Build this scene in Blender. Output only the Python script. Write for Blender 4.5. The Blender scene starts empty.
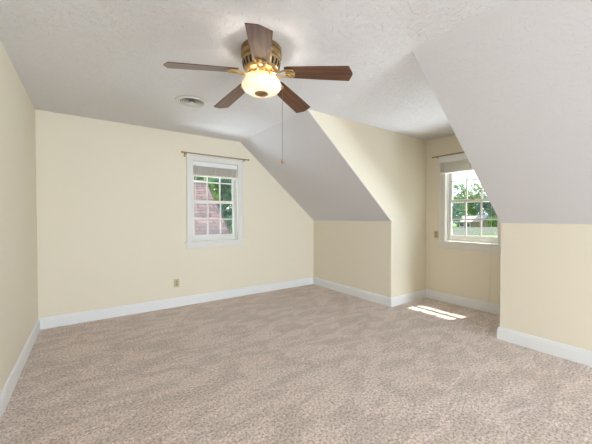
import bpy, bmesh, math, random
from mathutils import Vector, Matrix
PI = math.pi
R = math.radians
sc = bpy.context.scene
COL = sc.collection

# ------------------------------------------------------------------ camera
EYE = 1.253
cam_d = bpy.data.cameras.new('camera')
cam_d.sensor_width = 36.0
cam_d.lens = 36.0 * 293.2 / 592.0
cam_d.clip_start = 0.02
cam_d.clip_end = 400
cam = bpy.data.objects.new('camera', cam_d)
COL.objects.link(cam)
cam.location = (0, 0, EYE)
cam.rotation_euler = (R(90 - 0.942), 0, R(-35.195))
sc.camera = cam

# ------------------------------------------------------------------ world, sun, fill lights, exposure
sc.view_settings.view_transform = 'Standard'
sc.view_settings.look = 'None'
sc.view_settings.gamma = 1.0
sc.view_settings.use_curve_mapping = False
sc.view_settings.exposure = 0.06
sc.cycles.use_denoising = True
sc.cycles.max_bounces = 10
sc.cycles.diffuse_bounces = 7
sc.cycles.transparent_max_bounces = 16
sc.cycles.sample_clamp_indirect = 6.0

W = bpy.data.worlds.new('sky')
sc.world = W
W.use_nodes = True
wn, wl = W.node_tree.nodes, W.node_tree.links
wn.clear()
wo = wn.new('ShaderNodeOutputWorld')
wb = wn.new('ShaderNodeBackground')
wt = wn.new('ShaderNodeTexCoord')
ws = wn.new('ShaderNodeSeparateXYZ')
wr = wn.new('ShaderNodeValToRGB')
wr.color_ramp.elements[0].position = 0.0
wr.color_ramp.elements[0].color = (0.93, 0.96, 1.0, 1)
wr.color_ramp.elements[1].position = 0.8
wr.color_ramp.elements[1].color = (0.55, 0.75, 1.0, 1)
wl.new(wt.outputs['Generated'], ws.inputs[0])
wl.new(ws.outputs['Z'], wr.inputs[0])
wl.new(wr.outputs[0], wb.inputs[0])
wb.inputs[1].default_value = 2.5
wl.new(wb.outputs[0], wo.inputs[0])

sun_d = bpy.data.lights.new('sun', 'SUN')
sun_d.energy = 13.0
sun_d.angle = R(0.6)
sun_d.color = (1.0, 0.95, 0.87)
sun = bpy.data.objects.new('sun', sun_d)
COL.objects.link(sun)
SUN_DIR = Vector((-1.0, 0.24, -2.2)).normalized()
sun.rotation_euler = SUN_DIR.to_track_quat('-Z', 'Y').to_euler()
sun.location = (12, -3, 18)


def fill_light(name, loc, aim, sx, sy, watts, color):
    d = bpy.data.lights.new(name, 'AREA')
    d.shape = 'RECTANGLE'
    d.size, d.size_y = sx, sy
    d.energy = watts
    d.color = color
    o = bpy.data.objects.new(name, d)
    COL.objects.link(o)
    o.location = loc
    o.rotation_euler = Vector(aim).to_track_quat('-Z', 'Z').to_euler()
    return o


# added area light outside the added rear gable window, behind the camera
Y_REAR = -4.2
fill_light('gable_fill', (1.85, Y_REAR - 0.30, 1.00), (-0.03, 1, 0.0), 1.7, 1.7, 365, (0.77, 0.865, 1.0))
# added upward fill through the same window, in place of ground bounce
fill_light('gable_up_fill', (1.85, Y_REAR - 1.0, -0.6), (-0.05, 0.80, 0.60), 2.4, 1.6, 120, (0.77, 0.865, 1.0))
# added area light outside the unseen added dormer, beside and behind the camera
fill_light('added_dormer_fill', (4.296 + 0.45, -2.50, 1.55), (-1, 0.12, 0.0), 0.9, 1.3, 260, (0.77, 0.865, 1.0))
# added upward fill outside the front dormer window, lifting its ceiling and cheeks
fill_light('front_dormer_fill', (5.35, 1.92, 0.72), (-1, 0.0, 0.40), 1.0, 0.35, 110, (0.80, 0.88, 1.0))

# added fill aimed up through the back window to even out the ceiling
fill_light('back_window_fill', (1.57, 5.05, 0.45), (0, -1, 0.90), 0.9, 0.6, 65, (0.80, 0.88, 1.0))

# ------------------------------------------------------------------ room dimensions
XL, YB, XK, XW = -0.475, 4.309, 3.440, 4.296
YC1, YC2 = 2.572, 1.245            # the dormer's two cheek walls
YD1, YD2 = -1.85, -3.15             # those of the unseen dormer added behind the camera to admit light
XE1, XE2 = 1.961, 1.881            # where the slopes meet the flat ceiling
ZC, ZK = 2.44, 1.193
TH = 0.16


# ------------------------------------------------------------------ material helpers
def srgb(r, g, b):
    def f(c):
        c /= 255.0
        return c / 12.92 if c <= 0.04045 else ((c + 0.055) / 1.055) ** 2.4
    return (f(r), f(g), f(b), 1.0)


def new_mat(name):
    m = bpy.data.materials.new(name)
    m.use_nodes = True
    n, l = m.node_tree.nodes, m.node_tree.links
    return m, n, l, n['Principled BSDF']


def simple(name, col, rough=0.5, metal=0.0, spec=0.5, noise=0.0, nscale=20.0):
    m, n, l, b = new_mat(name)
    b.inputs['Roughness'].default_value = rough
    b.inputs['Metallic'].default_value = metal
    b.inputs['Specular IOR Level'].default_value = spec
    c = srgb(*col)
    b.inputs['Base Color'].default_value = c
    if noise:
        tc = n.new('ShaderNodeTexCoord')
        nz = n.new('ShaderNodeTexNoise')
        nz.inputs['Scale'].default_value = nscale
        nz.inputs['Detail'].default_value = 4
        rp = n.new('ShaderNodeValToRGB')
        rp.color_ramp.elements[0].position = 0.3
        rp.color_ramp.elements[1].position = 0.7
        rp.color_ramp.elements[0].color = tuple(x * (1 - noise) for x in c[:3]) + (1,)
        rp.color_ramp.elements[1].color = tuple(min(1, x * (1 + noise)) for x in c[:3]) + (1,)
        l.new(tc.outputs['Object'], nz.inputs['Vector'])
        l.new(nz.outputs['Fac'], rp.inputs[0])
        l.new(rp.outputs[0], b.inputs['Base Color'])
    return m


def paint(name, col, bump=0.04, scale=160.0, rough=0.6):
    m, n, l, b = new_mat(name)
    b.inputs['Base Color'].default_value = srgb(*col)
    b.inputs['Roughness'].default_value = rough
    b.inputs['Specular IOR Level'].default_value = 0.3
    tc = n.new('ShaderNodeTexCoord')
    nz = n.new('ShaderNodeTexNoise')
    nz.inputs['Scale'].default_value = scale
    nz.inputs['Detail'].default_value = 3
    bp = n.new('ShaderNodeBump')
    bp.inputs['Strength'].default_value = bump
    bp.inputs['Distance'].default_value = 0.004
    l.new(tc.outputs['Object'], nz.inputs['Vector'])
    l.new(nz.outputs['Fac'], bp.inputs['Height'])
    l.new(bp.outputs[0], b.inputs['Normal'])
    return m


def plaster(name, col, strength=0.5):
    """stomped, swirled ceiling texture: short raised strokes"""
    m, n, l, b = new_mat(name)
    b.inputs['Base Color'].default_value = srgb(*col)
    b.inputs['Roughness'].default_value = 0.8
    b.inputs['Specular IOR Level'].default_value = 0.2
    tc = n.new('ShaderNodeTexCoord')
    warp = n.new('ShaderNodeTexNoise')
    warp.inputs['Scale'].default_value = 5.0
    warp.inputs['Detail'].default_value = 2
    mixv = n.new('ShaderNodeVectorMath')
    mixv.operation = 'MULTIPLY_ADD'
    mixv.inputs[1].default_value = (0.12, 0.12, 0.12)
    n1 = n.new('ShaderNodeTexNoise')
    n1.inputs['Scale'].default_value = 40.0
    n1.inputs['Detail'].default_value = 2.5
    n1.inputs['Distortion'].default_value = 0.9
    rp = n.new('ShaderNodeValToRGB')
    rp.color_ramp.elements[0].position = 0.53
    rp.color_ramp.elements[1].position = 0.61
    n2 = n.new('ShaderNodeTexNoise')
    n2.inputs['Scale'].default_value = 110.0
    n2.inputs['Detail'].default_value = 2
    add = n.new('ShaderNodeMath')
    add.operation = 'MULTIPLY_ADD'
    add.inputs[1].default_value = 0.25
    bp = n.new('ShaderNodeBump')
    bp.inputs['Strength'].default_value = strength
    bp.inputs['Distance'].default_value = 0.006
    l.new(tc.outputs['Object'], warp.inputs['Vector'])
    l.new(warp.outputs['Color'], mixv.inputs[0])
    l.new(tc.outputs['Object'], mixv.inputs[2])
    l.new(mixv.outputs[0], n1.inputs['Vector'])
    l.new(n1.outputs['Fac'], rp.inputs[0])
    l.new(tc.outputs['Object'], n2.inputs['Vector'])
    l.new(n2.outputs['Fac'], add.inputs[0])
    l.new(rp.outputs[0], add.inputs[2])
    l.new(add.outputs[0], bp.inputs['Height'])
    l.new(bp.outputs[0], b.inputs['Normal'])
    return m


def carpet_mat():
    m, n, l, b = new_mat('speckled_carpet')
    b.inputs['Roughness'].default_value = 0.95
    b.inputs['Specular IOR Level'].default_value = 0.05
    b.inputs['Sheen Weight'].default_value = 0.12
    tc = n.new('ShaderNodeTexCoord')

    def noise(scale, detail, dist=0.0, vec=None):
        z = n.new('ShaderNodeTexNoise')
        z.inputs['Scale'].default_value = scale
        z.inputs['Detail'].default_value = detail
        z.inputs['Distortion'].default_value = dist
        l.new(vec if vec else tc.outputs['Object'], z.inputs['Vector'])
        return z

    def ramp(src, stops):
        r = n.new('ShaderNodeValToRGB')
        e = r.color_ramp.elements
        while len(e) < len(stops):
            e.new(0.5)
        for el, (p, c) in zip(e, stops):
            el.position = p
            el.color = c
        l.new(src, r.inputs[0])
        return r
    spk = noise(62.0, 7.0, 0.0)
    spk.inputs['Roughness'].default_value = 0.82
    tuft = ramp(spk.outputs['Fac'], [(0.36, srgb(118, 97, 88)), (0.455, srgb(190, 173, 162)),
                                     (0.54, srgb(222, 208, 200)), (0.66, srgb(248, 241, 237))])
    # pile shading painted into the colour: patches and short strokes left by vacuuming
    mp = n.new('ShaderNodeMapping')
    mp.inputs['Rotation'].default_value = (0, 0, R(-62))
    mp.inputs['Scale'].default_value = (1.0, 2.3, 1)
    l.new(tc.outputs['Object'], mp.inputs['Vector'])
    pile_shade = noise(3.4, 5.0, 0.9, mp.outputs[0])
    pile_shade_ramp = ramp(pile_shade.outputs['Fac'], [(0.36, (0.90, 0.895, 0.89, 1)), (0.49, (0.975, 0.975, 0.975, 1)), (0.55, (1.085, 1.085, 1.09, 1))])
    mx = n.new('ShaderNodeMix')
    mx.data_type = 'RGBA'
    mx.blend_type = 'MULTIPLY'
    mx.inputs[0].default_value = 1.0
    l.new(tuft.outputs[0], mx.inputs[6])
    l.new(pile_shade_ramp.outputs[0], mx.inputs[7])
    l.new(mx.outputs[2], b.inputs['Base Color'])
    big = noise(70.0, 5.0, 0.0)
    bp = n.new('ShaderNodeBump')
    bp.inputs['Strength'].default_value = 0.4
    bp.inputs['Distance'].default_value = 0.010
    l.new(big.outputs['Fac'], bp.inputs['Height'])
    l.new(bp.outputs[0], b.inputs['Normal'])
    return m


def wood_mat():
    m, n, l, b = new_mat('walnut_blade')
    b.inputs['Roughness'].default_value = 0.36
    b.inputs['Specular IOR Level'].default_value = 0.6
    b.inputs['Coat Weight'].default_value = 0.35
    b.inputs['Coat Roughness'].default_value = 0.22
    tc = n.new('ShaderNodeTexCoord')
    mp = n.new('ShaderNodeMapping')
    mp.inputs['Scale'].default_value = (1.2, 9, 8)
    w = n.new('ShaderNodeTexWave')
    w.wave_type = 'BANDS'
    w.bands_direction = 'Y'
    w.inputs['Scale'].default_value = 1.0
    w.inputs['Distortion'].default_value = 9.0
    w.inputs['Detail'].default_value = 3.0
    w.inputs['Detail Scale'].default_value = 1.2
    rp = n.new('ShaderNodeValToRGB')
    rp.color_ramp.elements[0].position = 0.1
    rp.color_ramp.elements[0].color = srgb(80, 48, 29)
    rp.color_ramp.elements[1].position = 0.8
    rp.color_ramp.elements[1].color = srgb(108, 66, 38)
    l.new(tc.outputs['Object'], mp.inputs['Vector'])
    l.new(mp.outputs[0], w.inputs['Vector'])
    l.new(w.outputs['Fac'], rp.inputs[0])
    l.new(rp.outputs[0], b.inputs['Base Color'])
    return m


def glass_mat():
    m = bpy.data.materials.new('window_glass')
    m.use_nodes = True
    n, l = m.node_tree.nodes, m.node_tree.links
    n.clear()
    o = n.new('ShaderNodeOutputMaterial')
    mx = n.new('ShaderNodeMixShader')
    t = n.new('ShaderNodeBsdfTransparent')
    t.inputs[0].default_value = (0.95, 0.97, 0.96, 1)
    g = n.new('ShaderNodeBsdfGlossy')
    g.inputs['Roughness'].default_value = 0.02
    mx.inputs[0].default_value = 0.045
    l.new(t.outputs[0], mx.inputs[1])
    l.new(g.outputs[0], mx.inputs[2])
    l.new(mx.outputs[0], o.inputs[0])
    return m


def bowl_mat():
    m = bpy.data.materials.new('opal_glass')
    m.use_nodes = True
    n, l = m.node_tree.nodes, m.node_tree.links
    b = n['Principled BSDF']
    b.inputs['Base Color'].default_value = srgb(250, 244, 234)
    b.inputs['Roughness'].default_value = 0.25
    o = n['Material Output']
    t = n.new('ShaderNodeBsdfTranslucent')
    t.inputs[0].default_value = srgb(255, 246, 234)
    mx = n.new('ShaderNodeMixShader')
    mx.inputs[0].default_value = 0.24
    l.new(b.outputs[0], mx.inputs[1])
    l.new(t.outputs[0], mx.inputs[2])
    l.new(mx.outputs[0], o.inputs[0])
    return m


def shingle_mat():
    m, n, l, b = new_mat('asphalt_shingles')
    b.inputs['Roughness'].default_value = 0.9
    tc = n.new('ShaderNodeTexCoord')
    br = n.new('ShaderNodeTexBrick')
    br.inputs['Scale'].default_value = 1.0
    br.inputs['Brick Width'].default_value = 0.46
    br.inputs['Row Height'].default_value = 0.155
    br.inputs['Mortar Size'].default_value = 0.017
    br.inputs['Color1'].default_value = srgb(112, 87, 84)
    br.inputs['Color2'].default_value = srgb(66, 55, 63)
    br.inputs['Mortar'].default_value = srgb(28, 23, 26)
    nz = n.new('ShaderNodeTexNoise')
    nz.inputs['Scale'].default_value = 3.0
    mx = n.new('ShaderNodeMix')
    mx.data_type = 'RGBA'
    mx.blend_type = 'OVERLAY'
    mx.inputs[0].default_value = 0.35
    l.new(tc.outputs['UV'], br.inputs['Vector'])
    l.new(tc.outputs['UV'], nz.inputs['Vector'])
    l.new(br.outputs['Color'], mx.inputs[6])
    l.new(nz.outputs['Fac'], mx.inputs[7])
    l.new(mx.outputs[2], b.inputs['Base Color'])
    return m


def leaf_mat(name, c1, c2):
    m, n, l, b = new_mat(name)
    b.inputs['Roughness'].default_value = 0.6
    b.inputs['Specular IOR Level'].default_value = 0.25
    g = n.new('ShaderNodeTexCoord')
    nz = n.new('ShaderNodeTexNoise')
    nz.inputs['Scale'].default_value = 1.3
    nz.inputs['Detail'].default_value = 3
    rp = n.new('ShaderNodeValToRGB')
    rp.color_ramp.elements[0].position = 0.35
    rp.color_ramp.elements[1].position = 0.65
    rp.color_ramp.elements[0].color = srgb(*c1)
    rp.color_ramp.elements[1].color = srgb(*c2)
    l.new(g.outputs['Object'], nz.inputs['Vector'])
    l.new(nz.outputs['Fac'], rp.inputs[0])
    l.new(rp.outputs[0], b.inputs['Base Color'])
    tr = n.new('ShaderNodeBsdfTranslucent')
    l.new(rp.outputs[0], tr.inputs[0])
    mx = n.new('ShaderNodeMixShader')
    mx.inputs[0].default_value = 0.35
    l.new(b.outputs[0], mx.inputs[1])
    l.new(tr.outputs[0], mx.inputs[2])
    l.new(mx.outputs[0], n['Material Output'].inputs[0])
    return m


M = dict(
    wall=paint('cream_wall_paint', (230, 222, 204)),
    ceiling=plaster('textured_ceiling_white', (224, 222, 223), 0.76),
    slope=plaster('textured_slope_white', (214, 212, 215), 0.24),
    trim=simple('white_trim_paint', (232, 233, 234), 0.35),
    window=simple('white_window_paint', (224, 222, 217), 0.4),
    carpet=carpet_mat(),
    blind=simple('white_blind_slats', (224, 217, 208), 0.5),
    cord=simple('blind_cord', (205, 203, 198), 0.8),
    brass=simple('antique_brass', (186, 158, 112), 0.42, 1.0, noise=0.15, nscale=18),
    bronze=simple('dark_antique_brass', (160, 134, 98), 0.4, 1.0, noise=0.2, nscale=14),
    gold=simple('polished_brass', (200, 172, 126), 0.4, 1.0),
    dark=simple('recess_shade', (22, 20, 18), 0.8),  # stands in for the shade inside vent gaps
    rod=simple('brushed_brass_rod', (168, 142, 108), 0.45, 0.5),
    wood=wood_mat(),
    blade_edge=simple('blade_edge', (52, 34, 26), 0.5),
    glass=glass_mat(),
    bowl=bowl_mat(),
    ivory=simple('ivory_plastic', (196, 180, 144), 0.45),
    ivory_dark=simple('ivory_receptacle', (168, 150, 112), 0.45),
    slot=simple('slot_dark', (60, 50, 38), 0.7),
    vent=simple('vent_enamel', (206, 203, 196), 0.4),
    wood_knob=simple('amber_wood_knob', (172, 120, 62), 0.4),
    chain=simple('chain_metal', (140, 130, 120), 0.4, 0.8),
    shingle=shingle_mat(),
    siding=simple('pale_siding', (214, 208, 198), 0.7),
    brick=simple('brown_brick', (112, 88, 76), 0.8, noise=0.2, nscale=4),
    pale_roof=simple('pale_roof', (140, 134, 130), 0.8),
    slate_roof=simple('slate_roof', (66, 74, 88), 0.8, noise=0.15, nscale=2),
    pane=simple('dark_panes', (40, 46, 54), 0.2),
    fence=simple('weathered_fence', (182, 168, 166), 0.85, noise=0.2, nscale=3),
    grass=simple('lawn_grass', (92, 124, 58), 0.9, noise=0.3, nscale=0.6),
    bounce_paving=simple('bounce_concrete', (196, 192, 186), 0.9, noise=0.1, nscale=2),  # for the unseen slab added to bounce neutral light
    bark=simple('bark', (88, 74, 62), 0.9, noise=0.3, nscale=6),
    leaf=leaf_mat('green_leaves', (60, 94, 50), (138, 170, 88)),
    leaf_b=leaf_mat('blue_green_leaves', (58, 88, 78), (122, 152, 130)),
    leaf_c=leaf_mat('pale_leaves', (84, 114, 80), (148, 172, 122)),
)


# ------------------------------------------------------------------ mesh helpers
class MB:
    """collects shapes and links them as ONE mesh object"""
    def __init__(self):
        self.v, self.f, self.mi, self.uv = [], [], [], {}

    def add(self, verts, faces, mi=0):
        o = len(self.v)
        self.v += [tuple(p) for p in verts]
        for q in faces:
            self.f.append([i + o for i in q])
            self.mi.append(mi)
        return self

    def box(self, x0, x1, y0, y1, z0, z1, mi=0):
        x0, x1 = min(x0, x1), max(x0, x1)
        y0, y1 = min(y0, y1), max(y0, y1)
        z0, z1 = min(z0, z1), max(z0, z1)
        p = [(x0, y0, z0), (x1, y0, z0), (x1, y1, z0), (x0, y1, z0), (x0, y0, z1), (x1, y0, z1), (x1, y1, z1), (x0, y1, z1)]
        return self.add(p, [(3, 2, 1, 0), (4, 5, 6, 7), (0, 1, 5, 4), (1, 2, 6, 5), (2, 3, 7, 6), (3, 0, 4, 7)], mi)

    def prism(self, poly, off, mi=0):
        """3-D polygon extruded by the vector off"""
        n = len(poly)
        a = [Vector(p) for p in poly]
        b = [p + Vector(off) for p in a]
        fs = [list(range(n)), list(range(2 * n - 1, n - 1, -1))]
        fs += [(i, i + n, (i + 1) % n + n, (i + 1) % n) for i in range(n)]
        return self.add(a + b, fs, mi)

    def lathe(self, prof, c=(0, 0, 0), seg=40, mi=0, axis='z', a0=0.0, a1=2 * PI):
        full = abs(a1 - a0 - 2 * PI) < 1e-6
        k = seg if full else seg + 1
        vs, fs = [], []
        for (r, h) in prof:
            for i in range(k):
                a = a0 + (a1 - a0) * i / seg
                if axis == 'z':
                    vs.append((c[0] + r * math.cos(a), c[1] + r * math.sin(a), c[2] + h))
                elif axis == 'x':
                    vs.append((c[0] + h, c[1] + r * math.cos(a), c[2] + r * math.sin(a)))
                else:
                    vs.append((c[0] + r * math.cos(a), c[1] + h, c[2] + r * math.sin(a)))
        for j in range(len(prof) - 1):
            for i in range(seg):
                i2 = (i + 1) % k
                fs.append((j * k + i, j * k + i2, (j + 1) * k + i2, (j + 1) * k + i))
        return self.add(vs, fs, mi)

    def tube(self, pts, rad, seg=8, mi=0, cap=True):
        pts = [Vector(p) for p in pts]
        n = len(pts)
        rads = rad if isinstance(rad, (list, tuple)) else [rad] * n
        vs, fs = [], []
        up = None
        for i in range(n):
            t = (pts[min(i + 1, n - 1)] - pts[max(i - 1, 0)]).normalized()
            if up is None:
                up = Vector((0, 0, 1)) if abs(t.z) < 0.9 else Vector((1, 0, 0))
            u = t.cross(up)
            u = u.normalized() if u.length > 1e-6 else Vector((1, 0, 0))
            w = u.cross(t).normalized()
            up = w
            for k in range(seg):
                a = 2 * PI * k / seg
                vs.append(pts[i] + (u * math.cos(a) + w * math.sin(a)) * rads[i])
        for i in range(n - 1):
            for k in range(seg):
                k2 = (k + 1) % seg
                fs.append((i * seg + k, i * seg + k2, (i + 1) * seg + k2, (i + 1) * seg + k))
        if cap:
            fs.append(list(range(seg))[::-1])
            fs.append([(n - 1) * seg + k for k in range(seg)])
        return self.add(vs, fs, mi)

    def build(self, name, mat, parent=None, smooth=False, bevel=0.0, loc=None, rotz=0.0):
        me = bpy.data.meshes.new(name)
        me.from_pydata(self.v, [], self.f)
        for m_ in (mat if isinstance(mat, (list, tuple)) else [mat]):
            me.materials.append(m_)
        me.polygons.foreach_set('material_index', self.mi)
        bm = bmesh.new()
        bm.from_mesh(me)
        bmesh.ops.remove_doubles(bm, verts=bm.verts, dist=1e-6)
        bmesh.ops.recalc_face_normals(bm, faces=bm.faces)
        bm.to_mesh(me)
        bm.free()
        if smooth:
            me.polygons.foreach_set('use_smooth', [True] * len(me.polygons))
            try:
                me.set_sharp_from_angle(angle=R(40))
            except Exception:
                pass
        o = bpy.data.objects.new(name, me)
        COL.objects.link(o)
        if parent:
            o.parent = parent
        if loc:
            o.location = loc
        o.rotation_euler.z = rotz
        if bevel:
            b = o.modifiers.new('bevel', 'BEVEL')
            b.width = bevel
            b.segments = 2
            b.limit_method = 'ANGLE'
        return o


def tag(o, label=None, cat=None, group=None, kind=None):
    for k, v in (('label', label), ('category', cat), ('group', group), ('kind', kind)):
        if v:
            o[k] = v
    return o


def empty(name, loc=(0, 0, 0), rotz=0.0, parent=None):
    o = bpy.data.objects.new(name, None)
    o.empty_display_size = 0.1
    COL.objects.link(o)
    o.location = loc
    o.rotation_euler.z = rotz
    if parent:
        o.parent = parent
    return o


def copy_tree(o, parent=None):
    c = o.copy()
    COL.objects.link(c)
    if parent:
        c.parent = parent
    for ch in list(o.children):
        copy_tree(ch, c)
    return c


def structure(o, label=None, cat=None):
    return tag(o, label, cat, None, 'structure')


# ------------------------------------------------------------------ room shell
HW = 0.364                       # half width of a window's rough opening
Z0, Z1 = 0.885, 2.085            # its bottom and top
U1, U2 = 1.569, 1.922            # window centres (X on the back wall, Y on the dormer wall)

b = MB().box(XL - TH, XW + TH, Y_REAR - TH, YB + TH, -0.2, 0.0)
structure(b.build('floor', M['carpet']), 'speckled beige cut pile carpet over the whole room floor', 'floor')

b = MB()
b.box(XL, XE1 + 0.001, YC1, YB, ZC, ZC + 0.12)
b.box(XL, XW + TH, YC2, YC1, ZC, ZC + 0.12)
b.box(XL, XE2 + 0.001, Y_REAR, YC2, ZC, ZC + 0.12)
b.box(XE2, XW + TH, YD2, YD1, ZC, ZC + 0.12)
structure(b.build('ceiling', M['ceiling']), 'flat white swirl textured ceiling with the fan on it', 'ceiling')


def slope(name, xe, y0, y1, label):
    run, rise = XK - xe, ZC - ZK
    nn = Vector((rise, 0, run)).normalized() * 0.12
    mb = MB().prism([(XK, y0, ZK), (xe, y0, ZC), (xe, y1, ZC), (XK, y1, ZK)], nn)
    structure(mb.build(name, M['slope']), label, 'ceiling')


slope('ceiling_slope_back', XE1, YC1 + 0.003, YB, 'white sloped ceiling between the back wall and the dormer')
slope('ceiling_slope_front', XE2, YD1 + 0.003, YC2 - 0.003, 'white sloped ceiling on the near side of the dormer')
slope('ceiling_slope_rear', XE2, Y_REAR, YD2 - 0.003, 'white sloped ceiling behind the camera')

structure(MB().box(XL - TH, XL, Y_REAR - TH, YB + TH, 0, ZC + 0.12).build('wall_left', M['wall']),
          'plain cream wall along the left side', 'wall')


def gable(name, y, out, u, hw, z0, z1, label):
    """end wall under the slope, with a window opening; out = +1 / -1 thickness direction"""
    xe = XE1 if out > 0 else XE2
    off = (0, out * TH, 0)
    a, c = u - hw, u + hw
    mb = MB()
    mb.prism([(XL, y, 0), (a, y, 0), (a, y, ZC), (XL, y, ZC)], off)
    mb.prism([(a, y, 0), (c, y, 0), (c, y, z0), (a, y, z0)], off)

    def top(x):
        return min(ZC, ZK + (XK - x) * (ZC - ZK) / (XK - xe))
    up = [(a, y, z1), (c, y, z1), (c, y, top(c))]
    if a < xe < c:
        up.append((xe, y, ZC))
    up.append((a, y, ZC))
    mb.prism(up, off)
    rt = [(c, y, 0), (XK, y, 0), (XK, y, ZK)]
    if c < xe:
        rt.append((xe, y, ZC))
    rt.append((c, y, top(c)))
    mb.prism(rt, off)
    structure(mb.build(name, M['wall']), label, 'wall')


gable('wall_back', YB, 1, U1, HW, Z0, Z1, 'cream back wall holding the window and a low outlet')
gable('wall_rear', Y_REAR, -1, 1.8, 0.80, 0.15, 1.80, 'cream gable wall behind the camera')  # window opening added to let the fill light in

structure(MB().box(XK, XK + 0.1, YC1 + 0.003, YB, 0, ZK).build('wall_knee_back', M['wall']),
          'low cream knee wall left of the dormer', 'wall')
structure(MB().box(XK, XK + 0.1, Y_REAR, YD2 - 0.003, 0, ZK).build('wall_knee_rear', M['wall']),
          'low cream knee wall behind the camera', 'wall')
structure(MB().box(XK, XK + 0.1, YD1 + 0.003, YC2 - 0.003, 0, ZK).build('wall_knee_front', M['wall']),
          'low cream knee wall right of the dormer', 'wall')
for nm, y, off, xe, lb in (('wall_dormer_left', YC1, 0.1, XE1, 'cream cheek wall on the far side of the dormer'),
                           ('wall_dormer_right', YC2, -0.1, XE2, 'cream cheek wall on the near side of the dormer'),
                           ('wall_added_dormer_left', YD1, 0.1, XE2, 'cream cheek wall of the unseen dormer added for light'),
                           ('wall_added_dormer_right', YD2, -0.1, XE2, 'cream rear cheek wall of the unseen dormer added for light')):
    mb = MB().prism([(xe + 0.012, y, ZC), (XK + 0.012, y, ZK), (XK + 0.012, y, 0), (XW + TH, y, 0), (XW + TH, y, ZC)], (0, off, 0))
    structure(mb.build(nm, M['wall']), lb, 'wall')
for nm, u, y0, y1, lb in (('wall_dormer_window', U2, YC2, YC1, 'cream end wall of the dormer holding the window'),
                          ('wall_added_dormer_window', -2.50, YD2, YD1, 'cream end wall of the unseen dormer added for light')):
    b = MB()
    b.box(XW, XW + TH, y0, u - HW, 0, ZC)
    b.box(XW, XW + TH, u + HW, y1, 0, ZC)
    b.box(XW, XW + TH, u - HW, u + HW, 0, Z0)
    b.box(XW, XW + TH, u - HW, u + HW, Z1, ZC)
    structure(b.build(nm, M['wall']), lb, 'wall')
# dormer roof: its overhang shades the upper sash
b = MB().box(XE1, 4.69, YC2 - 0.5, YC1 + 0.5, 2.57, 2.66)
b.box(XW + TH, 4.69, YC2 - 0.5, YC1 + 0.5, 2.45, 2.57)
structure(b.build('roof_dormer', M['window']), 'dormer roof with its overhanging eave', 'roof')


# baseboards: a profile swept along each wall foot
BB = [(0, 0), (0.016, 0), (0.016, 0.094), (0.013, 0.100), (0.013, 0.108), (0.009, 0.120), (0.004, 0.126), (0, 0.127)]


def baseboard(name, pts, side, label):
    """pts on the wall line in plan; side = +1 when the room is left of the direction of travel; corners mitred"""
    P = [Vector((x, y)) for x, y in pts]
    N = []
    for i in range(len(P) - 1):
        d = (P[i + 1] - P[i]).normalized()
        N.append(Vector((-d.y, d.x)) * side)
    vs, k = [], len(BB)
    for i in range(len(P)):
        if i == 0:
            m = N[0]
        elif i == len(P) - 1:
            m = N[-1]
        else:
            m = (N[i - 1] + N[i])
            m = m / (m.length_squared / 2)
        for (d, z) in BB:
            q = P[i] + m * d
            vs.append((q.x, q.y, z))
    fs = []
    for i in range(len(P) - 1):
        for j in range(k):
            j2 = (j + 1) % k
            fs.append((i * k + j, i * k + j2, (i + 1) * k + j2, (i + 1) * k + j))
    fs.append(list(range(k)))
    fs.append([(len(P) - 1) * k + j for j in range(k)][::-1])
    o = MB().add(vs, fs).build(name, M['trim'])
    structure(o, label, 'baseboard')


baseboard('baseboard_left', [(XL, Y_REAR), (XL, YB)], -1, 'white baseboard along the left wall')
baseboard('baseboard_back', [(XL, YB), (XK, YB)], -1, 'white baseboard along the back wall')
baseboard('baseboard_knee_back', [(XK, YB), (XK, YC1), (XW, YC1)], -1, 'white baseboard turning from knee wall into the dormer')
baseboard('baseboard_dormer', [(XW, YC1), (XW, YC2)], -1, 'white baseboard under the dormer window')
baseboard('baseboard_knee_front', [(XW, YC2), (XK, YC2), (XK, YD1), (XW, YD1), (XW, YD2), (XK, YD2), (XK, Y_REAR)], -1, 'white baseboard along the near knee wall')
baseboard('baseboard_rear', [(XK, Y_REAR), (XL, Y_REAR)], -1, 'white baseboard behind the camera')


# ------------------------------------------------------------------ windows (local x along the wall, y outward, z up)
def sash(parent, name, y0, y1, z0, z1, zb, zt, half, stile, zm):
    """z0..z1 whole sash, zb..zt glass"""
    g = half - stile
    mb = MB()
    mb.box(-half, -g, y0, y1, z0, z1)
    mb.box(g, half, y0, y1, z0, z1)
    mb.box(-g, g, y0, y1, z0, zb)
    mb.box(-g, g, y0, y1, zt, z1)
    s = mb.build(name, M['window'], parent, bevel=0.003)
    mu = MB()
    ym = (y0 + y1) / 2
    for u in (-g / 3, g / 3):
        mu.box(u - 0.0095, u + 0.0095, ym - 0.007, ym + 0.007, zb, zt)
    mu.box(-g, g, ym - 0.0065, ym + 0.0065, zm - 0.0085, zm + 0.0085)
    mu.build('muntin_grid', M['window'], s)
    MB().box(-g, g, ym - 0.002, ym + 0.002, zb, zt).build('glass', M['glass'], s)
    return s


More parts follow.
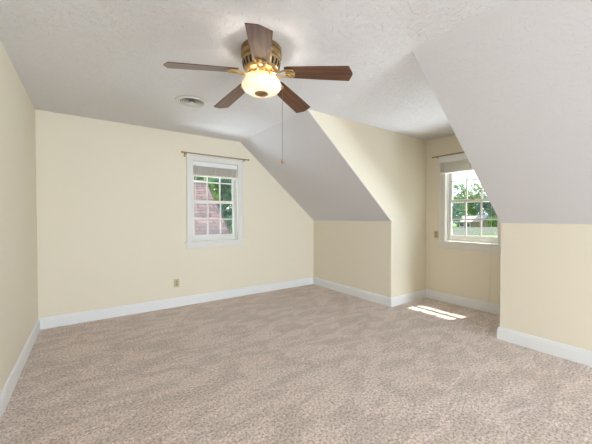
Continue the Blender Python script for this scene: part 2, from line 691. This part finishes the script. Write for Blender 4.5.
def make_window(name, loc, rotz, label):
    root = structure(empty(name, loc, rotz), label, 'window')
    jh = 0.349
    mb = MB()                                                       # jamb liner
    mb.box(-HW, -jh, 0.0, TH + 0.01, Z0, Z1)
    mb.box(jh, HW, 0.0, TH + 0.01, Z0, Z1)
    mb.box(-jh, jh, 0.0, TH + 0.01, 2.07, Z1)
    mb.box(-jh, jh, 0.03, TH + 0.05, Z0, 0.905)
    for s in (-1, 1):                                               # parting beads
        mb.box(s * jh, s * (jh - 0.012), 0.066, 0.083, 0.905, 2.07)
        mb.box(s * jh, s * (jh - 0.012), 0.133, TH, 0.905, 2.07)
    mb.build('jamb', M['window'], root)
    mb = MB()                                                       # casing boards with a raised outer band
    for s in (-1, 1):
        mb.box(s * 0.344, s * 0.432, -0.016, 0.0, 0.905, 2.155)
        mb.box(s * 0.416, s * 0.434, -0.022, 0.0, 0.905, 2.157)
    mb.box(-0.344, 0.344, -0.016, 0.0, 2.068, 2.155)
    mb.box(-0.416, 0.416, -0.022, 0.0, 2.139, 2.157)
    mb.build('casing', M['window'], root, bevel=0.003)
    MB().box(-0.462, 0.462, -0.026, 0.03, 0.884, 0.905).build('stool', M['window'], root, bevel=0.005)
    MB().box(-0.446, 0.446, -0.016, 0.0, 0.803, 0.884).build('apron', M['window'], root, bevel=0.004)
    sash(root, 'upper_sash', 0.109, 0.131, 1.466, 2.07, 1.505, 2.03, 0.347, 0.047, 1.782)
    lo = sash(root, 'lower_sash', 0.085, 0.107, 0.905, 1.505, 0.99, 1.464, 0.347, 0.047, 1.222)
    mb = MB()                                                       # sash lock on the meeting rail
    mb.box(-0.03, 0.03, 0.084, 0.106, 1.505, 1.512)
    mb.lathe([(0.0, 0.026), (0.011, 0.024), (0.013, 0.007)], (0, 0.095, 1.505), 14)
    mb.box(-0.004, 0.034, 0.084, 0.094, 1.518, 1.526)
    mb.build('sash_lock', M['bronze'], lo)
    mb = MB()
    for s in (-1, 1):
        mb.box(s * 0.12 - 0.03, s * 0.12 + 0.03, 0.071, 0.085, 0.935, 0.945)
    mb.build('sash_lift', M['window'], lo)
    return root


make_window('window_1', (U1, YB, 0), 0.0, 'white double hung window on the back wall with shingle roof outside')
make_window('window_2', (XW, U2, 0), -PI / 2, 'white double hung window in the dormer with fence and lawn outside')
make_window('added_window_dormer', (XW, -2.50, 0), -PI / 2, 'white double hung window in the unseen dormer added behind the camera for light')  # unseen, added with its dormer to admit light

# unseen wide window added in the rear gable to admit fill light
w3 = structure(empty('added_window_rear', (1.8, Y_REAR, 0), PI), 'unseen wide window added behind the camera for light', 'window')
b = MB()
for u0, u1 in ((-0.80, -0.76), (-0.02, 0.02), (0.76, 0.80)):
    b.box(u0, u1, 0.02, 0.12, 0.15, 1.80)
for z0, z1 in ((0.15, 0.19), (1.76, 1.80)):
    b.box(-0.80, 0.80, 0.02, 0.12, z0, z1)
b.build('frame', M['window'], w3)
MB().box(-0.76, 0.76, 0.07, 0.074, 0.19, 1.76).build('glass', M['glass'], w3)


# ------------------------------------------------------------------ blinds
def make_blind(loc, rotz, hw, y0, zt, zv, zb, label, cord_x=None):
    """raised slat blind: valance zv..zt, gathered slats down to zb; y0 = front of the valance (local, room side is -y)"""
    root = tag(empty('window_blind', loc, rotz), label, 'blind')
    mb = MB()
    mb.box(-hw, hw, y0, y0 + 0.012, zv, zt)
    mb.box(-hw, -hw + 0.01, y0, y0 + 0.05, zv, zt)
    mb.box(hw - 0.01, hw, y0, y0 + 0.05, zv, zt)
    mb.build('valance', M['trim'], root, bevel=0.003)
    MB().box(-hw + 0.012, hw - 0.012, y0 + 0.014, y0 + 0.05, zv + 0.02, zt - 0.004).build('headrail', M['blind'], root)
    mb = MB()
    z = zb + 0.024
    k = 0
    rnd = random.Random(7)
    while z < zv + 0.012:
        j = rnd.uniform(-0.0015, 0.0015)
        xs = [-hw + 0.012, hw - 0.012]
        pr = [(y0 + 0.008 + j, z), (y0 + 0.03 + j, z + 0.0025), (y0 + 0.05 + j, z)]
        vs = [(x, y, zz + t) for x in xs for t in (0, 0.0024) for (y, zz) in pr]
        mb.add(vs, [(0, 1, 7, 6), (1, 2, 8, 7), (3, 9, 10, 4), (4, 10, 11, 5), (0, 6, 9, 3), (2, 5, 11, 8),
                    (0, 3, 4, 1), (1, 4, 5, 2), (6, 7, 10, 9), (7, 8, 11, 10)])
        z += 0.0072
        k += 1
    mb.build('slat_stack', M['blind'], root)
    MB().box(-hw + 0.01, hw - 0.01, y0 + 0.006, y0 + 0.052, zb, zb + 0.02).build('bottom_rail', M['blind'], root, bevel=0.003)
    for u in (-hw + 0.07, 0.0, hw - 0.07):
        MB().box(u - 0.005, u + 0.005, y0 + 0.004, y0 + 0.0065, zb - 0.001, zv + 0.01).build('ladder_tape', M['cord'], root)
    if cord_x is not None:
        yy = y0 + 0.004
        pts = [(cord_x - 0.03, yy, zv + 0.02), (cord_x + 0.004, yy, 1.5), (cord_x + 0.004, yy, 0.9), (cord_x, yy, 0.49)]
        c = MB().tube(pts, 0.0022, 6)
        c.tube([(cord_x, yy, 0.47), (cord_x - 0.003, yy, 0.30), (cord_x - 0.014, yy + 0.002, 0.16), (cord_x - 0.013, yy, 0.115)], 0.0022, 6)
        co = c.build('pull_cord', M['cord'], root, smooth=True)
        MB().lathe([(0.0, 0.03), (0.004, 0.028), (0.007, 0.0), (0.006, -0.006), (0, -0.008)], (cord_x, yy, 0.468), 12).build('tassel', M['cord'], co, smooth=True)
    else:
        wand = MB().tube([(-hw + 0.035, y0 - 0.004, zv + 0.02), (-hw + 0.036, y0 - 0.004, 1.3)], 0.0025, 6)
        wand.build('tilt_wand', M['cord'], root, smooth=True)
    return root


make_blind((U1, YB, 0), 0.0, 0.341, 0.004, 2.066, 2.0, 1.852, 'white slat blind raised inside the back wall window')
make_blind((XW, 1.897, 0), -PI / 2, 0.434, -0.078, 2.132, 2.047, 1.892, 'white slat blind raised over the dormer window with long cord', cord_x=0.262)


# ------------------------------------------------------------------ curtain rods
def make_rod(loc, rotz, half, z, label):
    root = tag(empty('curtain_rod', loc, rotz), label, 'curtain rod', 'brass curtain rods above the windows')
    y = -0.105
    MB().tube([(-half, y, z), (half, y, z)], 0.009, 12).build('rod', M['rod'], root, smooth=True)
    for s in (-1, 1):
        p = [(0, 0), (0.010, 0.002), (0.010, 0.008), (0.007, 0.011), (0.012, 0.02), (0.014, 0.030), (0.011, 0.040), (0.004, 0.046), (0, 0.047)]
        MB().lathe([(r, s * h) for r, h in p], (s * half, y, z), 16, axis='x').build('finial', M['rod'], root, smooth=True)
        xb = s * (half - 0.028)
        m2 = MB().box(xb - 0.012, xb + 0.012, -0.004, 0.0, z - 0.045, z + 0.015)
        m2.tube([(xb, -0.002, z - 0.015), (xb, -0.07, z - 0.015), (xb, y, z - 0.011)], 0.005, 8)
        m2.lathe([(0.0115, -0.006), (0.0115, 0.006), (0.0078, 0.006), (0.0078, -0.006), (0.0115, -0.006)], (xb, y, z), 16, axis='x')
        m2.build('bracket', M['rod'], root)
    return root


make_rod((1.553, YB, 0), 0.0, 0.470, 2.150, 'slim brass curtain rod above the back wall window')
make_rod((XW, 1.885, 0), -PI / 2, 0.490, 2.142, 'slim brass curtain rod above the dormer window')


# ------------------------------------------------------------------ outlets
def make_outlet(loc, rotz, label):
    root = tag(empty('wall_outlet', loc, rotz), label, 'outlet', 'ivory wall outlets')
    MB().box(-0.036, 0.036, -0.006, 0.0, -0.058, 0.058).build('cover_plate', M['ivory'], root, bevel=0.003)
    for s in (-1, 1):
        rc = MB().lathe([(0.0, -0.0085), (0.0165, -0.0085), (0.0175, -0.006)], (0, 0, s * 0.021), 24, axis='y').build('receptacle', M['ivory_dark'], root, smooth=True)
        sl = MB()
        for u in (-0.0065, 0.0065):
            sl.box(u - 0.0015, u + 0.0015, -0.0092, -0.0084, s * 0.021 - 0.001, s * 0.021 + 0.009)
        sl.lathe([(0, -0.0092), (0.003, -0.0092), (0.003, -0.0084)], (0, 0, s * 0.021 - 0.008), 10, axis='y')
        sl.build('slot', M['slot'], rc)
    MB().lathe([(0, -0.0078), (0.003, -0.0076), (0.0035, -0.006)], (0, 0, 0), 10, axis='y').build('screw', M['brass'], root)
    return root


make_outlet((0.991, YB, 0.332), 0.0, 'ivory outlet low on the back wall above the baseboard')
make_outlet((XW, 2.402, 0.992), -PI / 2, 'ivory outlet beside the dormer window at sill height')

# ------------------------------------------------------------------ round ceiling vent
vt = tag(empty('ceiling_vent', (0.872, 3.088, ZC)), 'round white ceiling vent with concentric rings beyond the fan', 'vent')
MB().lathe([(0.113, -0.002), (0.114, -0.010), (0.124, -0.015), (0.140, -0.013), (0.158, -0.006), (0.160, 0.0)], seg=56).build('flange', M['vent'], vt, smooth=True)
MB().lathe([(0.0, -0.002), (0.113, -0.002)], seg=48).build('throat_shade', M['dark'], vt)  # flat dark disc painting the shade between the rings
for r in (0.100, 0.081, 0.062, 0.043):
    MB().lathe([(r - 0.006, -0.005), (r + 0.002, -0.008), (r + 0.004, -0.0078), (r + 0.0038, -0.0068), (r - 0.005, -0.004)], seg=44).build('louver_ring', M['vent'], vt, smooth=True)
MB().lathe([(0.0, -0.014), (0.018, -0.015), (0.024, -0.013), (0.016, -0.004)], seg=28).build('center_cone', M['vent'], vt, smooth=True)

# ------------------------------------------------------------------ ceiling fan
FX, FY, BZ = 1.005, 1.848, 2.200
fan = tag(empty('ceiling_fan', (FX, FY, ZC)), 'five blade brass and walnut ceiling fan with lit white bowl lamp', 'ceiling fan')
D = BZ - ZC                                                        # blade plane, local
MB().lathe([(0.0, 0.0), (0.138, 0.0), (0.142, -0.006), (0.142, -0.026), (0.138, -0.029), (0.131, -0.031), (0.131, -0.036), (0.139, -0.038), (0.143, -0.042),
            (0.143, -0.062), (0.139, -0.068), (0.126, -0.073), (0.122, -0.077)], seg=64).build('canopy', M['bronze'], fan, smooth=True)
motor = MB().lathe([(0.122, -0.074), (0.130, -0.080), (0.134, -0.090), (0.134, -0.106), (0.130, -0.126), (0.121, -0.146),
                    (0.108, -0.158), (0.096, -0.163), (0.0, -0.164)], seg=64).build('motor_housing', M['brass'], fan, smooth=True)
b = MB()
for i in range(26):                                                # flat dark patches for the shade inside vent openings round the housing
    a = 2 * PI * i / 26
    p = [(0.1340, -0.104), (0.1300, -0.126), (0.1215, -0.145)]
    w = [0.0085, 0.0085, 0.0075]
    vs = []
    for (r, z), hw_ in zip(p, w):
        for s in (-1, 1):
            c = Vector((math.cos(a), math.sin(a), 0))
            t = Vector((-math.sin(a), math.cos(a), 0))
            q = c * (r + 0.0012) + t * (s * hw_)
            vs.append((q.x, q.y, z))
    b.add(vs, [(0, 1, 3, 2), (2, 3, 5, 4)])
b.build('vent_opening_shade', M['dark'], motor)
MB().lathe([(0.052, -0.160), (0.062, -0.166), (0.062, -0.178), (0.05, -0.184), (0.046, -0.20), (0.050, -0.206), (0.054, -0.210),
            (0.054, -0.216), (0.0, -0.216)], seg=48).build('light_fitter', M['gold'], fan, smooth=True)
# opal glass bowl: open at the top
BT = D + 0.024
outer = [(0.098, BT + 0.004), (0.112, BT - 0.004), (0.130, BT - 0.018), (0.140, BT - 0.036), (0.139, BT - 0.052), (0.128, BT - 0.070), (0.105, BT - 0.085),
         (0.070, BT - 0.095), (0.030, BT - 0.099), (0.0, BT - 0.100)]
inner = [(max(0, r - 0.004), z + 0.004) for r, z in outer[::-1]]
MB().lathe(outer + inner, seg=64).build('lamp_bowl', M['bowl'], fan, smooth=True)
MB().lathe([(0.0, BT - 0.116), (0.008, BT - 0.115), (0.012, BT - 0.110), (0.026, BT - 0.106), (0.044, BT - 0.1025), (0.048, BT - 0.0975), (0.040, BT - 0.094), (0.0, BT - 0.095)], seg=32).build('bowl_finial', M['bronze'], fan, smooth=True)

for k in range(3):
    a = R(30 + 120 * k)
    MB().tube([(0.05 * math.cos(a), 0.05 * math.sin(a), -0.212), (0.108 * math.cos(a), 0.108 * math.sin(a), -0.209),
               (0.112 * math.cos(a), 0.112 * math.sin(a), -0.222)], 0.004, 6).build('bowl_arm', M['gold'], fan)

bulb_d = bpy.data.lights.new('fan_bulb', 'POINT')
bulb_d.energy = 6.5
bulb_d.color = (1.0, 0.95, 0.89)
bulb_d.shadow_soft_size = 0.03
bulb = bpy.data.objects.new('fan_bulb', bulb_d)
COL.objects.link(bulb)
bulb.parent = fan
bulb.location = (0, 0, BT - 0.056)

# blade along local +x, pitched about its own length; counter-clockwise side lowered
ROOT, TIP = 0.175, 0.640


def blade_mesh():
    out = [(ROOT, -0.050), (ROOT + 0.02, -0.056), (0.40, -0.066), (TIP - 0.026, -0.072), (TIP - 0.004, -0.014), (TIP - 0.002, 0.0),
           (TIP - 0.004, 0.014), (TIP - 0.026, 0.072), (0.40, 0.066), (ROOT + 0.02, 0.056), (ROOT, 0.050)]
    return MB().prism([(x, y, -0.003) for x, y in out], (0, 0, 0.006))


def iron_mesh():
    mb = MB()
    for s in (-1, 1):                                              # two scrolled arms sweep down from the motor and out to the blade
        pts = [(0.058, s * 0.012, 0.004), (0.085, s * 0.014, -0.010), (0.110, s * 0.016, -0.021), (0.138, s * 0.021, -0.019),
               (0.168, s * 0.028, -0.012), (0.197, s * 0.034, -0.009), (0.225, s * 0.036, -0.008)]
        mb.tube(pts, [0.007, 0.007, 0.0065, 0.006, 0.006, 0.006, 0.005], 8)
        for c in range(2):                                         # curl at the blade end
            cx = 0.190 + 0.034 * c
            mb.tube([(cx + 0.013 * math.cos(t), s * (0.022 + 0.013 * math.sin(t)), -0.009) for t in [k * 0.55 for k in range(12)]], 0.0035, 6)
    mb.box(0.050, 0.085, -0.020, 0.020, -0.004, 0.008)
    mb.box(0.180, 0.245, -0.010, 0.010, -0.008, -0.003)
    for x, y in ((0.195, 0.030), (0.195, -0.030), (0.238, 0.0)):
        mb.lathe([(0, -0.0125), (0.005, -0.011), (0.0055, -0.003)], (x, y, 0), 10)
    return mb


blade0 = blade_mesh().build('blade', M['wood'], fan, bevel=0.002)
iron0 = iron_mesh().build('blade_bracket', M['gold'], blade0, smooth=True)
iron0['label'] = 'scrolled brass bracket'
for k in range(5):
    bl = blade0 if k == 0 else copy_tree(blade0, fan)
    bl.location = (0, 0, D + 0.080)
    bl.rotation_mode = 'XYZ'
    bl.rotation_euler = (R(-12), R(7.2), R(-119.69 + 72 * k))

# beaded pull chain with a wooden knob, hanging beside the bowl
ang = math.atan2(-0.577, 0.817)
ex, ey = math.cos(ang), math.sin(ang)
cb = MB()
pts = [(0.06, D + 0.012), (0.10, D + 0.016), (0.128, D + 0.008), (0.145, D - 0.012), (0.1475, D - 0.05)]
P3 = [(ex * r, ey * r, z) for r, z in pts] + [(ex * 0.1475, ey * 0.1475, 1.665 - ZC)]
cb.tube(P3, 0.0014, 6)
zz = D - 0.055
while zz > 1.668 - ZC:
    cb.lathe([(0, 0.003), (0.0024, 0), (0, -0.003)], (ex * 0.1475, ey * 0.1475, zz), 6)
    zz -= 0.012
ch = cb.build('pull_chain', M['chain'], fan, smooth=True)
MB().lathe([(0, 0.014), (0.004, 0.013), (0.0075, 0.002), (0.0085, -0.012), (0.006, -0.020), (0, -0.021)],
           (ex * 0.1475, ey * 0.1475, 1.653 - ZC), 14).build('chain_knob', M['wood_knob'], ch, smooth=True)

# ------------------------------------------------------------------ outside
GZ = -2.9
structure(MB().box(-12, 26, -22, 5.5, GZ, GZ + 0.03).build('bounce_pavement', M['bounce_paving']), 'unseen pale concrete slab added to bounce light up to the windows', 'bounce_pavement')  # unseen pale slab added to reflect neutral light upward
structure(MB().box(-60, 200, -120, 140, GZ - 0.3, GZ).build('ground', M['grass']), 'green lawn outside', 'ground')


def ray(px, py):
    f = 293.2
    yw, pt = R(35.195), R(-0.942)
    fh = Vector((math.sin(yw), math.cos(yw), 0))
    rt = Vector((math.cos(yw), -math.sin(yw), 0))
    z = Vector((0, 0, 1))
    fw = fh * math.cos(pt) + z * math.sin(pt)
    up = -fh * math.sin(pt) + z * math.cos(pt)
    return fw + rt * ((px - 296) / f) + up * ((222 - py) / f)


def at_y(px, py, y):
    d = ray(px, py)
    return Vector((0, 0, EYE)) + d * (y / d.y)


def at_x(px, py, x):
    d = ray(px, py)
    return Vector((0, 0, EYE)) + d * (x / d.x)


# the neighbouring wing: hip roof of pinkish shingles seen through the back window
rs = at_y(207, 183, 9.6)
ec = at_y(241, 256, 6.6)
house = tag(empty('house', (0, 0, GZ)), 'house with pink grey shingle hip roof outside the back window', 'house')


def roof_mesh(ridge_end, corner, x_left, back_y):
    zc, ze = ridge_end.z, corner.z
    v = [(x_left, corner.y, ze), tuple(corner), tuple(ridge_end), (x_left, ridge_end.y, zc),
         (corner.x, back_y, ze), (x_left, back_y, ze)]
    return MB().add(v, [(0, 1, 2, 3), (1, 4, 2), (3, 2, 4, 5), (0, 5, 4, 1), (0, 3, 5)])


def plane_uv(o):
    me = o.data
    uv = me.uv_layers.new(name='uv')
    for p in me.polygons:
        n = p.normal
        t = Vector((0, 0, 1)).cross(n)
        t = t.normalized() if t.length > 1e-4 else Vector((1, 0, 0))
        w = n.cross(t)
        for li in p.loop_indices:
            q = me.vertices[me.loops[li].vertex_index].co
            uv.data[li].uv = (q.dot(t), q.dot(w))


ro = roof_mesh(rs, ec, -6.0, 2 * rs.y - ec.y).build('roof', M['shingle'], house, loc=(0, 0, -GZ))
plane_uv(ro)
MB().tube([(-6, rs.y, rs.z + 0.02), (rs.x, rs.y, rs.z + 0.02)], 0.05, 6).build('ridge_cap', M['pale_roof'], ro)
MB().tube([tuple(rs - Vector((0, 0, 0.02))), tuple(ec - Vector((0, 0, 0.02)))], 0.03, 6).build('hip_cap', M['shingle'], ro)
MB().box(-5.6, ec.x - 0.3, ec.y + 0.3, 2 * rs.y - ec.y - 0.3, 0, ec.z - GZ - 0.02).build('wall', M['siding'], house)


def make_tree(name, base, h, rad, leaf, n, size, seed, label, group, low=0.25, dens=1.0):
    rnd = random.Random(seed)
    root = tag(empty(name, base), label, 'tree', group)
    tr = MB()
    top = h * 0.8
    lean = [(rnd.uniform(-.05, .05) * h * i / 5, rnd.uniform(-.05, .05) * h * i / 5, top * i / 5) for i in range(6)]
    lean[0] = (0, 0, 0)
    tr.tube(lean, [h * 0.028 * (1 - i * 0.17) for i in range(6)], 8)
    tips = []
    for k in range(14):
        i = rnd.randint(1, 4)
        p = Vector(lean[i])
        a = rnd.uniform(0, 2 * PI)
        L = rad * rnd.uniform(0.55, 0.95)
        q = p + Vector((math.cos(a) * L, math.sin(a) * L, h * rnd.uniform(0.06, 0.26)))
        tr.tube([p, p.lerp(q, 0.5) + Vector((0, 0, h * 0.02)), q], [h * 0.010, h * 0.006, h * 0.002], 5)
        tips.append(q)
    tr.build('trunk', M['bark'], root, smooth=True)
    cr = MB()
    vs, fs = [], []
    clumps = []
    for k in range(46):
        u = Vector((rnd.gauss(0, 1), rnd.gauss(0, 1), rnd.gauss(0, 1))).normalized() * (rnd.random() ** 0.4)
        zc_ = h * (low + (1 - low) / 2)
        clumps.append((Vector((u.x * rad, u.y * rad, zc_ + u.z * h * (1 - low) / 2)), rad * rnd.uniform(0.18, 0.36)))
    for q in tips:
        clumps.append((q, rad * 0.25))
    for k in range(n):
        c, r = rnd.choice(clumps)
        d = Vector((rnd.gauss(0, 1), rnd.gauss(0, 1), rnd.gauss(0, 0.8))).normalized() * r * (rnd.random() ** 0.45)
        p = c + d
        if p.z < h * low * 0.6:
            continue
        a = Vector((rnd.gauss(0, 1), rnd.gauss(0, 1), rnd.gauss(0, 0.6))).normalized()
        t = a.orthogonal().normalized()
        s = size * rnd.uniform(0.6, 1.3)
        w = a.cross(t) * s * 0.55
        o = len(vs)
        vs += [p - t * s, p + w, p + t * s, p - w]
        fs.append((o, o + 1, o + 2, o + 3))
    me = bpy.data.meshes.new('crown')
    me.from_pydata([tuple(v) for v in vs], [], fs)
    me.materials.append(leaf)
    co = bpy.data.objects.new('crown', me)
    COL.objects.link(co)
    co.parent = root
    return root


def tree_y(px, y, h, *a, **k):
    p = at_y(px, 217, y)
    return make_tree('tree', (p.x, p.y, GZ), h, *a, **k)


def tree_x(px, x, h, *a, **k):
    p = at_x(px, 217, x)
    return make_tree('tree', (p.x, p.y, GZ), h, *a, **k)


G1 = 'trees beyond the shingle roof'
tree_y(200, 32, 12.4, 3.6, M['leaf_b'], 4200, 0.22, 3, 'dark green tree showing above the shingle roof ridge', G1, low=0.3)
tree_y(219, 22.5, 10.2, 2.4, M['leaf'], 5200, 0.16, 4, 'bright green leafy tree right of the shingle roof hip', G1, low=0.15)
tree_y(247, 15, 8.2, 1.9, M['leaf_b'], 4200, 0.14, 5, 'dark leafy tree at the right edge of the back window', G1, low=0.1)

# ---- seen through the dormer window
fa, fb = at_x(425, 217, 58.0), at_x(520, 217, 84.0)
FD = Vector((fb.x - fa.x, fb.y - fa.y, 0))
FL = FD.length
fence = tag(empty('fence', (fa.x, fa.y, GZ), math.atan2(FD.y, FD.x)), 'weathered grey board fence across the far lawn', 'fence')
b = MB()
q = 0.0
rnd = random.Random(2)
while q < FL:
    b.box(q, q + 0.28, -0.02, 0.02, 0.05, 1.85 + rnd.uniform(-0.04, 0.04))
    q += 0.31
b.build('board_panel', M['fence'], fence)
q = 0.0
while q < FL:
    MB().box(q, q + 0.14, 0.02, 0.16, 0, 1.98).build('post', M['fence'], fence)
    q += 3.1


def make_house(px0, px1, x, eave_h, ridge_h, depth, wall, roof, label):
    a, c = at_x(px0, 217, x), at_x(px1, 217, x)
    y1, y0 = a.y, c.y
    root = tag(empty('house', (x, (y0 + y1) / 2, GZ)), label, 'house')
    h = (y1 - y0) / 2
    MB().box(0, depth, -h, h, 0, eave_h).build('wall', wall, root)
    r = MB().prism([(-0.6, -h - 0.5, eave_h - 0.1), (depth / 2, -h - 0.5, ridge_h), (depth + 0.6, -h - 0.5, eave_h - 0.1)], (0, 2 * h + 1.0, 0))
    r.build('roof', roof, root)
    n = max(2, int(h * 2 / 3.2))
    for i in range(n):
        yc = -h + (i + 0.5) * 2 * h / n
        fo = MB().box(-0.05, 0.02, yc - 0.75, yc + 0.75, eave_h - 1.75, eave_h - 0.35).build('window', M['trim'], root)
        MB().box(-0.07, -0.045, yc - 0.62, yc + 0.62, eave_h - 1.62, eave_h - 0.47).build('pane', M['pane'], fo)
    return root


make_house(459, 471, 100, 2.7, 4.6, 7.0, M['brick'], M['pale_roof'], 'low brick house with pale roof behind the fence')
make_house(472.5, 482, 112, 2.9, 5.0, 8.0, M['brick'], M['slate_roof'], 'low brick house with blue grey roof behind the fence')

G2 = 'trees beyond the garden fence'
tree_x(449, 92, 9.4, 3.9, M['leaf_b'], 2600, 0.32, 11, 'round blue green tree at the left of the dormer window view', G2, low=0.3)
tree_x(458, 128, 18.5, 5.0, M['leaf_c'], 1500, 0.42, 12, 'tall pale airy tree behind the pale roofed house', G2, low=0.25)
tree_x(472, 142, 14.5, 5.6, M['leaf'], 4200, 0.48, 13, 'broad bright green tree in the middle of the dormer window view', G2, low=0.12)
tree_x(477, 168, 23.0, 5.6, M['leaf_c'], 1300, 0.5, 16, 'tallest pale tree with thin twigs against the sky', G2, low=0.3)
tree_x(491, 130, 13.5, 5.0, M['leaf_b'], 4200, 0.44, 14, 'dark bushy tree at the right of the dormer window view', G2, low=0.2)
tree_x(497, 98, 5.0, 2.4, M['leaf'], 1800, 0.26, 15, 'small bright green bushy tree standing close behind the fence', G2, low=0.1)
